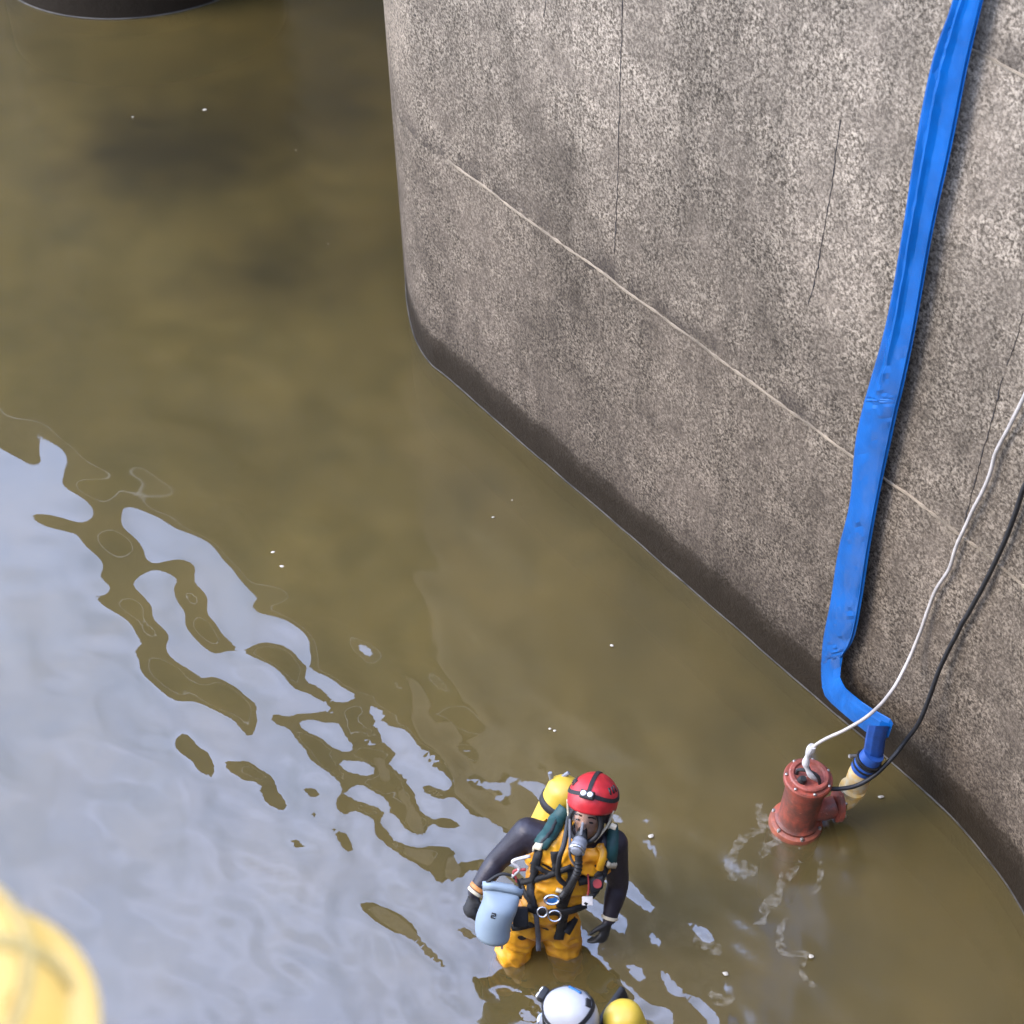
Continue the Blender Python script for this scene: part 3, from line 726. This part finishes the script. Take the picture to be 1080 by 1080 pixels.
def full_mask(parent, hc, r, f, u):
    """full-face mask: rubber skirt, window, demand valve"""
    o = None
    bm = bmesh.new(); pts = []
    for k in range(33):
        t = 2*math.pi*k/32; x = .070*math.sin(t); z = .082*math.cos(t)-.022; y = .088+.030*math.cos(1.1*math.sin(t))
        pts.append(hc + r*x + f*(y-.018) + u*z)
    tube(bm, pts, .012, 8); o = bm_obj('mask_frame', bm, M_BLK, parent)
    bm = bmesh.new(); g = []
    for j in range(9):
        row = []
        for k in range(11):
            a = (k/10-.5)*2; b = (j/8-.5)*2; sc = math.sqrt(max(0, 1-.45*b*b)); x = .066*a*sc; z = .066*b-.006
            row.append(bm.verts.new(hc + r*x + f*(.125-.035*a*a) + u*z))
        g.append(row)
    for a, b in zip(g[:-1], g[1:]):
        for k in range(10): bm.faces.new((a[k], a[k+1], b[k+1], b[k]))
    bm_obj('window', bm, M_VISOR, parent)
    # inner nose cup and demand valve
    bm = bmesh.new(); capsule(bm, hc+f*.108-u*.048, hc+f*.120-u*.095, .022, .034, r, .8); bm_obj('nose_cup', bm, M_BLK, parent)
    v = hc+f*.145-u*.104; bm = bmesh.new(); vd = (f*.75-u*.45).normalized()
    lathe(bm, v-vd*.03, vd, [(.030, 0), (.034, .012), (.030, .022), (.036, .030), (.036, .046), (.026, .052), (.026, .066), (.018, .070)], 22); bm_obj('demand_valve', bm, M_GREYP, parent)
    bm = bmesh.new(); lathe(bm, v+vd*.022, vd, [(.0385, 0), (.0385, .009)], 22); bm_obj('valve_ring', bm, M_CHROME, parent)
    bm = bmesh.new(); box(bm, hc+f*.132-u*.030, r*.006, u*.030, f*.004); bevel(bm, .003); bm_obj('window_rib', bm, M_GREYP, parent)
    return o

def air_tank(parent, top, bot, rr, straps=(.12, .3)):
    ax = (Vector(bot)-Vector(top)); ln = ax.length; a = ax.normalized()
    prof = [(rr*math.sin(rad(q)), rr*.8*(1-math.cos(rad(q)))) for q in (6, 20, 35, 50, 65, 80, 90)] + [(rr, ln*.5), (rr, ln-.09), (rr*.75, ln-.04), (rr*.3, ln-.01), (rr*.28, ln+.03)]
    bm = bmesh.new(); lathe(bm, top, a, prof, 30); o = bm_obj('air_cylinder', bm, M_TANK, parent)
    for s in straps:
        bm = bmesh.new(); lathe(bm, Vector(top)+a*s, a, [(rr-.002, 0), (rr+.006, .002), (rr+.006, .036), (rr-.002, .038)], 30); bm_obj('cam_band', bm, M_STRAP, o)
    return o

def head_segs(segs, hc, r, f, u, neck):
    """skull, jaw, nose, brow, ears and neck"""
    segs += [(hc-f*.018+u*.022, hc+f*.030+u*.018, .088, .080, 'hood', r, 1), (hc+f*.028-u*.02, hc+f*.045-u*.075, .066, .045, 'face', r, .9),
             (hc+f*.092+u*.000, hc+f*.112-u*.036, .010, .015, 'face', None, 1), (hc+f*.080-r*.035+u*.012, hc+f*.080+r*.035+u*.012, .018, .018, 'face', None, 1),
             (hc-r*.086-u*.005, hc-r*.086-u*.03, .016, .012, 'hood', None, 1), (hc+r*.086-u*.005, hc+r*.086-u*.03, .016, .012, 'hood', None, 1),
             (hc+f*.088-u*.062-r*.016, hc+f*.088-u*.062+r*.016, .008, .008, 'face', None, 1),
             (hc-f*.02-u*.04, neck, .066, .062, 'hood', r, 1)]
def face_tag(co, vt, hc, r, f, u):
    d = co-np.array(hc); m = np.isin(vt, ['hood', 'face']) & (np.linalg.norm(d, axis=1) < .16)
    on = m & (d@np.array(f) > .045) & (abs(d@np.array(r)) < .066) & (d@np.array(u) < .075)
    vt = vt.astype('<U8'); vt[on] = 'face'; return vt
def eyes(parent, hc, r, f, u):
    for s in (-1, 1):
        bm = bmesh.new(); ellipsoid(bm, hc+f*.105+r*.031*s-u*.004, r*.010, u*.0045, f*.004, 12, 8); bm_obj('eye', bm, M_BLK, parent)
        bm = bmesh.new(); tube(bm, [hc+f*.108+r*(.015*s)+u*.017, hc+f*.107+r*(.032*s)+u*.021, hc+f*.098+r*(.048*s)+u*.015], .0032, 6); bm_obj('eyebrow', bm, M_BLK, parent)

# ---- wading diver in the red helmet
TH = rad(15); PA = gnd(566, 1004)
BUP = Vector((0, math.sin(TH), math.cos(TH))); BN = Vector((0, -math.cos(TH), math.sin(TH)))      # body plane leans back a little: he looks up
def J(px, py, fw=0.0):
    r = ray(px, py); O = PA + BN*fw; return EYE + r*((O-EYE).dot(BN)/r.dot(BN))
da = empty('person', (PA.x, PA.y, BED_Z))
tag(da, 'person in red helmet and yellow suit wading thigh-deep with breathing mask and air tank', 'person')
shR, shL = J(557, 879, .0), J(646, 890, .02); elR, elL = J(525, 907, -.02), J(652, 931, .0); wrR, wrL = J(501, 941, .05), J(643, 968, .07)
hpR, hpL = J(550, 972, .0), J(591, 974, .0); nk = J(619, 893, .03); chest = J(600, 905, .02); waist = J(581, 947, .02); pel = J(572, 957, .0)
hu = Vector((.17, .50, .85)).normalized(); hf = Vector((-.34, -.90, .30)); hf = (hf-hu*hf.dot(hu)).normalized(); hr = hf.cross(hu)*-1
hc = J(623, 857, .04)
hr = hu.cross(hf)*-1 if hu.cross(hf).x < 0 else hu.cross(hf)
S = []
SX = (shL-shR).normalized()
S += [(chest.lerp(shR, .42), chest.lerp(shL, .42), .115, .115, 'torso', BN, 1.0), (chest, waist, .150, .122, 'torso', SX, .82), (waist, pel, .122, .120, 'torso', SX, .86), (hpR.lerp(pel, .3), hpL.lerp(pel, .3), .088, .088, 'leg', None, 1), (chest, nk, .085, .062, 'hood', SX, .9)]
S += [(chest.lerp(shR, .6)+BUP*.02, shR, .080, .074, 'arm', None, 1), (shR, shR.lerp(elR, .5), .074, .060, 'arm', None, 1), (shR.lerp(elR, .5), elR, .060, .050, 'arm', None, 1), (elR, elR.lerp(wrR, .35), .050, .050, 'arm', None, 1), (elR.lerp(wrR, .35), wrR, .050, .034, 'arm', None, 1)]
S += [(chest.lerp(shL, .6)+BUP*.02, shL, .080, .072, 'arm', None, 1), (shL, shL.lerp(elL, .5), .072, .060, 'arm', None, 1), (shL.lerp(elL, .5), elL, .060, .050, 'arm', None, 1), (elL, elL.lerp(wrL, .35), .050, .050, 'arm', None, 1), (elL.lerp(wrL, .35), wrL, .050, .034, 'arm', None, 1)]
wl = J(533, 1010, .06); knR = Vector((hpR.x-.10, hpR.y-.10, -.20)); ftR = Vector((knR.x-.03, knR.y+.06, BED_Z+.09))
knL = Vector((hpL.x+.03, hpL.y-.04, -.22)); ftL = Vector((knL.x+.03, knL.y+.14, BED_Z+.09))
for hp, kn, ft in ((hpR, knR, ftR), (hpL, knL, ftL)):
    S += [(hp, hp.lerp(kn, .5), .076, .066, 'leg', None, 1), (hp.lerp(kn, .5), kn, .066, .057, 'leg', None, 1), (kn, kn.lerp(ft, .35), .072, .066, 'leg', None, 1), (kn.lerp(ft, .35), ft, .066, .045, 'leg', None, 1),
          (ft+Vector((0, .03, -.03)), ft+Vector((-.02, -.17, -.045)), .045, .04, 'boot', None, 1)]
head_segs(S, hc, hr, hf, hu, nk)
hand(S, wrR, (J(494, 966, .08)-wrR), Vector((.6, .7, 0)), 1)
hand(S, wrL, (J(636, 988, .10)-wrL), Vector((-.6, .6, 0)), -1)
em, co, vt = make_body(da, S)
vt = face_tag(co, vt, hc, hr, hf, hu)
MT = {'torso': M_NEO, 'arm': M_NEO, 'leg': M_NEO, 'hood': M_NEO, 'face': M_SKIN, 'glove': M_GLOVE, 'boot': M_BLK}
body, bvh = finish_body(da, em, co, vt, MT, [('bib_overalls', ['torso', 'leg'], .010, .030, M_YEL)])
hm = helmet(da, hc+hu*.064+hf*.000, hr, hf, hu, M_REDH); eyes(da, hc, hr, hf, hu); full_mask(da, hc, hr, hf, hu)
tk = air_tank(da, J(602, 823, -.17), J(561, 905, -.19), .088)
part('valve_guard', M_GREYP, lambda b: tube(b, spline([J(580, 815, -.2), J(584, 828, -.2), J(590, 822, -.2), J(600, 815, -.2)], 4), .010, 8), da)
RB = lambda nm, px, wp, mt, **k: cam_ribbon(nm, bvh, px, wp, mt, da, **k)
# shoulder pads with cream end tapes
for px, wp in (([(597,853),(589,864),(580,879),(571,893)], 17), ([(645,872),(646,884),(645,896),(643,907)], 12)):
    pd = RB('shoulder_pad', px, wp, M_GREEN, lift=.012, thick=.018)
RB('pad_tape', [(579,857),(588,861)], 7, M_CRM, lift=.030); RB('pad_tape', [(565,892),(575,895)], 7, M_CRM, lift=.030)
RB('pad_tape', [(638,907),(649,908)], 6, M_CRM, lift=.030); RB('pad_tape', [(643,870),(650,873)], 6, M_CRM, lift=.030)
RB('pad_cord', [(590,862),(580,880),(574,892)], 3.5, M_STRAP, lift=.026)
# harness
for px, wp, mt in (([(570,893),(566,908),(563,922),(560,940),(564,957)], 9, M_STRAP), ([(549,931),(566,927),(584,921),(603,914)], 6, M_STRAP), ([(561,908),(571,917),(582,922)], 5, M_STRAP),
                   ([(549,928),(556,945),(566,957)], 6, M_STRAP), ([(556,957),(574,961),(596,961),(618,954)], 8, M_STRAP), ([(595,958),(593,972),(589,990)], 10, M_STRAP),
                   ([(603,914),(604,925),(598,940),(592,956)], 11, M_STRAP), ([(643,909),(636,918),(626,926),(610,930)], 8, M_STRAP), ([(638,918),(630,938),(616,953)], 6, M_STRAP),
                   ([(540,978),(550,977),(562,974)], 7, M_STRAP), ([(565,960),(567,980),(568,1003)], 5, M_GRY), ([(606,968),(600,979),(597,984)], 8, M_STRAP), ([(585,898),(586,908),(588,922)], 9, M_STRAP)):
    RB('harness_strap', px, wp, mt)
RB('zip_flap', [(632,892),(634,903),(630,915)], 7, M_YEL, lift=.02, thick=.012)
RB('tape_patch', [(587,937),(599,941)], 4, M_CRM, lift=.014)
# hoses from the mask
part('breathing_hose', M_BLK, lambda b: tube(b, spline([hc+hf*.15-hu*.11, J(610, 915, .22), J(604, 930, .21), J(597, 941, .18), J(590, 950, .16)], 10), lambda t: .017+.0022*math.sin(t*120), 12), da)
part('breathing_hose', M_BLK, lambda b: tube(b, spline([hc-hr*.085+hf*.04-hu*.03, J(595, 890, .16), J(590, 905, .19), J(589, 925, .18), J(600, 936, .18)], 8), .012, 10), da)
part('supply_hose', M_GRY, lambda b: tube(b, spline([hc-hr*.075+hf*.075+hu*.0, J(601, 890, .2), J(602, 905, .21), J(610, 917, .22)], 8), .006, 8), da)
# hardware at the belt
def ring(name, c, rad_, r2, mt, fl=1.0): part(name, mt, lambda b: tube(b, [c + RGT*rad_*math.cos(q*math.pi/8)*fl + UPV*rad_*math.sin(q*math.pi/8) for q in range(17)], r2, 8), da)
ring('karabiner', J(582, 949, .20), .020, .006, M_CHROME, 1.6); ring('belt_ring', J(572, 962, .19), .022, .004, M_CHROME); ring('belt_ring', J(585, 966, .19), .024, .004, M_CHROME, 1.2)
part('descender', M_BLUE, lambda b: (box(b, J(583, 950, .19), RGT*.026+UPV*.006, UPV*.014, FWD*.008), bevel(b, .006)), da)
part('pressure_gauge', M_BLK, lambda b: (box(b, J(629, 932, .17), RGT*.030+UPV*.01, UPV*.032, FWD*.02), bevel(b, .012)), da)
part('gauge_face', M_REDC, lambda b: lathe(b, J(630, 932, .19), -FWD, [(.020, -.004), (.020, .004)], 16), da)
part('tag_cord', M_REDC, lambda b: tube(b, spline([J(620, 922, .2), J(621, 935, .21), J(620, 944, .21)], 4), .004, 6), da)
part('slate', M_TAPE, lambda b: (box(b, J(619.5, 950, .2), RGT*.024, UPV*.020, FWD*.005), bevel(b, .003)), da)
part('tool_pouch', M_STRAP, lambda b: (box(b, J(549, 967, .12), RGT*.035, UPV*.045, FWD*.025), bevel(b, .014)), da)
for wv, el, mt in ((wrR, elR, M_ORCUFF), (wrL, elL, M_CRM)):
    a = (el-wv).normalized(); part('wrist_cuff', M_CRM, lambda b: lathe(b, wv-a*.006, a, [(.035, 0), (.039, .003), (.039, .013), (.036, .016)], 20), da)
    mt is M_ORCUFF and part('cuff_band', mt, lambda b: lathe(b, wv+a*.013, a, [(.036, 0), (.040, .003), (.041, .018), (.038, .021)], 20), da)

# ---- dry bag clipped to his harness
bt, bb = J(529, 940, .17), J(518.5, 988, .20)
bag = empty('dry_bag', bb); tag(bag, 'pale blue roll-top dry bag hanging at the hip of the red-helmeted person', 'bag')
ba = (bb-bt).normalized(); _, bs, bw = basis(ba, RGT)
bm = bmesh.new(); cs = []
for k in range(15):
    u = k/14; fl = 1 - .72*max(0, 1-u/.28)**1.5; rr = .078*(1+.05*math.sin(u*3))
    if u > .93: rr *= .93
    cs.append((bt.lerp(bb, u) + bs*.006*math.sin(u*7), bs*rr*(1+.14*(1-fl)), bw*rr*fl))
rings(bm, cs, 28); bm_obj('bag_body', bm, M_BAG, bag)
bm = bmesh.new(); tube(bm, [bt-bs*.088-ba*.012, bt-bs*.04-ba*.022, bt+bs*.04-ba*.022, bt+bs*.09-ba*.010], .020, 12); bm_obj('roll_top', bm, M_BAG, bag)
bm = bmesh.new(); tube(bm, spline([bt-bs*.09-ba*.01, bt-bs*.02-ba*.085, bt+bs*.05-ba*.075, bt+bs*.09-ba*.01], 6), .007, 8); bm_obj('carry_strap', bm, M_STRAP, bag)
bm = bmesh.new(); box(bm, bt+bs*.082-ba*.005-bw*.0, bs*.012, ba*.022, bw*.012); bm_obj('buckle', bm, M_BLK, bag)
bm = bmesh.new(); tube(bm, spline([bt+bs*.03-ba*.08, bt+bs*.055-ba*.13, bt+bs*.02-ba*.16, bt+bs*.09-ba*.20], 6), .008, 8); bm_obj('tether', bm, M_TAPE, bag)
bm = bmesh.new(); tube(bm, spline([bt+bs*.06-ba*.06, bt+bs*.035-ba*.11, bt+bs*.085-ba*.13], 6), .007, 8); bm_obj('tether', bm, M_REDC, bag)
mk = bt.lerp(bb, .33) - bs*.012; front_d = (EYE-mk).normalized(); front_d = (front_d-ba*front_d.dot(ba)).normalized(); sd2 = ba.cross(front_d).normalized()
for q, (dx, dy, hx, hy) in enumerate(((0, -.010, .010, .0025), (-.008, -.004, .0025, .006), (.002, .001, .009, .0025), (.009, .006, .0025, .006), (0, .012, .010, .0025))):
    bm = bmesh.new(); box(bm, mk+front_d*.0785+sd2*dx+ba*dy, sd2*hx, ba*hy, front_d*.002); bm_obj('logo_stroke', bm, M_BLK, bag)

# ---- second diver, seen from above: white helmet and yellow cylinder
hb = gnd(604, 1075, .93)
db = empty('person', (hb.x, hb.y, BED_Z)); tag(db, 'person in white helmet with yellow air cylinder, in the water beside the red-helmeted one', 'person')
f0 = Vector((-.80, .55, 0)).normalized(); r0 = Vector((f0.y, -f0.x, 0)); u0 = Vector((0, 0, 1))
ln_ = rad(20); tu = (u0*math.cos(ln_) + f0*math.sin(ln_)).normalized()
P = lambda rx, fy, uz, o=None: (o or hb) + r0*rx + f0*fy + u0*uz
nkb = hb - tu*.13 - f0*.02; chb = nkb - tu*.16; wab = chb - tu*.28; peb = wab - tu*.10
ftz = BED_Z
S = [(chb-r0*.08, chb+r0*.08, .115, .115, 'torso', f0, 1), (chb, wab, .150, .132, 'torso', r0, .8), (wab, peb, .134, .146, 'torso', r0, .84), (chb, nkb, .085, .062, 'hood', r0, .9)]
for s in (-1, 1):
    sh = chb + r0*.20*s + tu*.05; el = sh + r0*.05*s - u0*.24 + f0*.10; wr = el - u0*.12 + f0*.20 - r0*.04*s
    S += [(chb+r0*.12*s+tu*.03, sh, .080, .074, 'arm', None, 1), (sh, el, .073, .050, 'arm', None, 1), (el, wr, .050, .034, 'arm', None, 1)]
    hand(S, wr, f0*.8-u0*.5, -u0-r0*.3*s, 1 if s < 0 else -1)
    hp = peb + r0*.095*s; kn = Vector((hp.x, hp.y, -.22)) + f0*.10 + r0*.03*s; ft = Vector((kn.x, kn.y, ftz+.09)) - f0*.06
    S += [(hp, kn, .100, .072, 'leg', None, 1), (kn, ft, .072, .045, 'leg', None, 1), (ft-f0*.03-u0*.03, ft+f0*.17-u0*.045, .045, .04, 'boot', None, 1)]
hu2 = (u0*.93 + f0*.22 + r0*-.06).normalized(); hf2 = (f0 - hu2*f0.dot(hu2)).normalized(); hr2 = r0 - hu2*r0.dot(hu2); hr2 = (hr2-hf2*hr2.dot(hf2)).normalized()
head_segs(S, hb, hr2, hf2, hu2, nkb)
em, co, vt = make_body(db, S)
vt = face_tag(co, vt, hb, hr2, hf2, hu2)
finish_body(db, em, co, vt, MT, [('trousers', ['leg'], .016, .018, M_YEL)])
helmet(db, hb+hu2*.040, hr2, hf2, hu2, M_WHTH, .85, True); eyes(db, hb, hr2, hf2, hu2); full_mask(db, hb, hr2, hf2, hu2)
tt = gnd(652, 1062, .99); tb = tt - tu*.52 + f0*.0
t2 = air_tank(db, tt, tb, .080, (.16, .34))
bm = bmesh.new(); bpos = (tt+tb)/2 + f0*.07; box(bm, bpos, r0*.12, tu*.2, f0*.012); bevel(bm, .01); bm_obj('back_plate', bm, M_BLK, db)
hc2 = hb+hu2*.040
for t, a_, sx_, sy_, mt in ((150, 40, .018, .012, M_BLK), (95, 52, .030, .005, M_BLUE), (60, 30, .012, .010, M_BLK), (118, 30, .014, .004, M_BLK), (128, 30, .014, .004, M_BLK)):
    t, a_ = rad(t), rad(a_); n = (hr2*math.cos(a_)*math.sin(t) + hf2*math.cos(a_)*math.cos(t) + hu2*math.sin(a_)).normalized()
    p_ = hc2 + (hr2*.112*math.cos(a_)*math.sin(t) + hf2*.138*math.cos(a_)*math.cos(t) + hu2*.118*math.sin(a_))*.86
    _, e1, e2 = basis(n, hu2); bm = bmesh.new(); box(bm, p_, e2*sx_, e1*sy_, n*.005); bevel(bm, .002); bm_obj('strap_clip' if mt is M_BLK else 'sticker', bm, mt, db)
for s in (-1, 1):
    bm = bmesh.new(); tube(bm, spline([chb+r0*.12*s-f0*.15+tu*.05, chb+r0*.13*s+tu*.125, chb+r0*.12*s+f0*.13+tu*.02, wab+r0*.12*s+f0*.12], 7), .018, 8); bm_obj('harness_strap', bm, M_GREEN, db)

# ------------------------------------------------------------------ yellow hard hat on the coping beside the photographer
M_SEAM = simple('seam_shade_tone', (.46, .31, .09), .7)  # darker tone for the shaded grooves of the hat
M_HAT = simple('yellow_hat', (.72, .42, .085), .45, var=.12, vscale=6, bump=.03)
hz = 5.60; hq = gnd(-92, 1072, hz+.055)
hat = empty('hard_hat', (hq.x, hq.y, hz)); tag(hat, 'yellow hard hat with ridged crown lying on the quay coping, out of focus', 'hard hat')
bm = bmesh.new(); g = []
for j in range(17):
    a = rad(90)*j/16; row = []
    for k in range(64):
        t = 2*math.pi*k/64; x, y = math.cos(t)*math.cos(a), math.sin(t)*math.cos(a)
        gr = sum(-.022*math.exp(-((x-c0)/.07)**2) for c0 in (-.1, .45)) + sum(-.016*math.exp(-((y-c0)/.06)**2) for c0 in (-.1,))
        s = 1+gr*3
        row.append(bm.verts.new((hq.x + .118*x*s, hq.y + .140*y*s, hz+.012 + .135*math.sin(a)*s)))
    g.append(row)
for a, b in zip(g[:-1], g[1:]):
    for k in range(64): bm.faces.new((a[k], a[(k+1) % 64], b[(k+1) % 64], b[k]))
bmesh.ops.remove_doubles(bm, verts=bm.verts[:], dist=.0005)
bm_obj('crown', bm, M_HAT, hat)
for el0, az0 in ((34, None), (None, 20)):  # darker tubes added for the shade in the crown's grooves
    bm = bmesh.new(); pt = []
    for k in range(49):
        t = 2*math.pi*k/48
        if el0: x, y, z = math.cos(t)*math.cos(rad(el0)), math.sin(t)*math.cos(rad(el0)), math.sin(rad(el0))
        else: t *= .5; x, y, z = math.cos(t)*math.cos(rad(az0)), math.cos(t)*math.sin(rad(az0)), math.sin(t)
        pt.append((hq.x+.119*x, hq.y+.141*y, hz+.012+.136*z))
    tube(bm, pt, .0065, 6); bm_obj('seam_shade', bm, M_SEAM, hat)
bm = bmesh.new(); lathe(bm, (hq.x, hq.y, hz), Z, [(.10, .002), (.142, .001), (.144, .008), (.116, .018)], 64, cap=False)
bm_obj('brim', bm, M_HAT, hat)

# ------------------------------------------------------------------ pale see-through strands, flecks and bubbles on the water
def strand_mat():
    m, nt, p, o = newmat('thin_strand'); L = nt.links.new
    p.inputs['Base Color'].default_value = (.55, .50, .40, 1); p.inputs['Roughness'].default_value = .5
    n = N(nt, 'ShaderNodeTexNoise', Scale=28.0, Detail=3.0); L(coords(nt), n.inputs['Vector'])
    t = N(nt, 'ShaderNodeBsdfTransparent'); ms = N(nt, 'ShaderNodeMixShader'); L(ramp(nt, n.outputs['Fac'], [(.40, 0.0), (.75, .26)]), ms.inputs[0])
    L(t.outputs[0], ms.inputs[1]); L(p.outputs[0], ms.inputs[2]); L(ms.outputs[0], o.inputs[0]); return m
M_STRAND = strand_mat(); M_FLECK = simple('pale_fleck', (.55, .50, .40), .6, var=.3)
def flat_ribbon(vs_, fs, px, wpx, z=.006):
    sm = spline([(x, y, 0) for x, y in px], 7)
    for i, v in enumerate(sm):
        d = (sm[min(i+1, len(sm)-1)]-sm[max(i-1, 0)]).normalized(); s = Vector((-d.y, d.x, 0)); t = i/(len(sm)-1)
        hw = wpx/2*(.35+.65*math.sin(math.pi*min(1, max(.08, t))))*(1+.9*noise.noise(Vector((i*.4, px[0][0], 0))))
        j = len(vs_); vs_ += [gnd(v.x-s.x*hw, v.y-s.y*hw, z), gnd(v.x+s.x*hw, v.y+s.y*hw, z)]
        if i: fs.append((j-2, j-1, j+1, j))
vs_, fs = [], []
Zm = lambda L: [(640+x/4.154, 840+y/4.154) for x, y in L]
for L_, wd in (([(665,30),(672,70),(690,110),(730,160),(762,190)], 7), ([(700,150),(640,158),(595,185),(560,240),(535,300),(540,345),(570,365)], 5), ([(762,190),(720,210),(690,235),(680,275)], 6),
               ([(850,285),(820,325),(770,370),(745,440),(695,485),(688,540),(640,560)], 6), ([(790,530),(762,580),(755,640),(790,685),(890,690)], 5), ([(875,700),(852,760),(880,810),(930,840)], 4),
               ([(380,620),(440,640),(500,690)], 9), ([(450,860),(510,900),(560,880)], 6), ([(535,330),(610,320),(660,330)], 9), ([(940,280),(930,380),(900,430)], 3)):
    flat_ribbon(vs_, fs, Zm(L_), wd*1.9)
o = mesh_obj('pale_strands', vs_, fs, M_STRAND); tag(o, kind='stuff')
vs_, fs = [], []
flecks = [(645,680,4),(929,840,5),(288,582,4),(297,597,5),(216,115,6),(140,123,3),(520,545,3),(585,770,3),(580,768,3),(686,881,5),(765,1026,5),(855,1008,4),
          (312,158,1.6),(346,257,1.6),(540,527,1.6)]
for _ in range(0): flecks.append((rng.uniform(20, 900), rng.uniform(60, 800), rng.uniform(.9, 1.8)))
for x, y, s in flecks:
    if y < 40+ (x-400)*.866+320 - 0 and x > 420: continue
    j = len(vs_); n = 7; c = gnd(x, y, .012); vs_.append(c + Vector((0, 0, .004)))
    for k in range(n):
        a = 2*math.pi*k/n; rr = s*.0024*random.uniform(.6, 1.3); vs_.append(c + Vector((math.cos(a)*rr*1.4, math.sin(a)*rr, -.004)))
    for k in range(n): fs.append((j, j+1+k, j+1+(k+1) % n))
o = mesh_obj('floating_flecks', vs_, fs, M_FLECK); tag(o, kind='stuff')
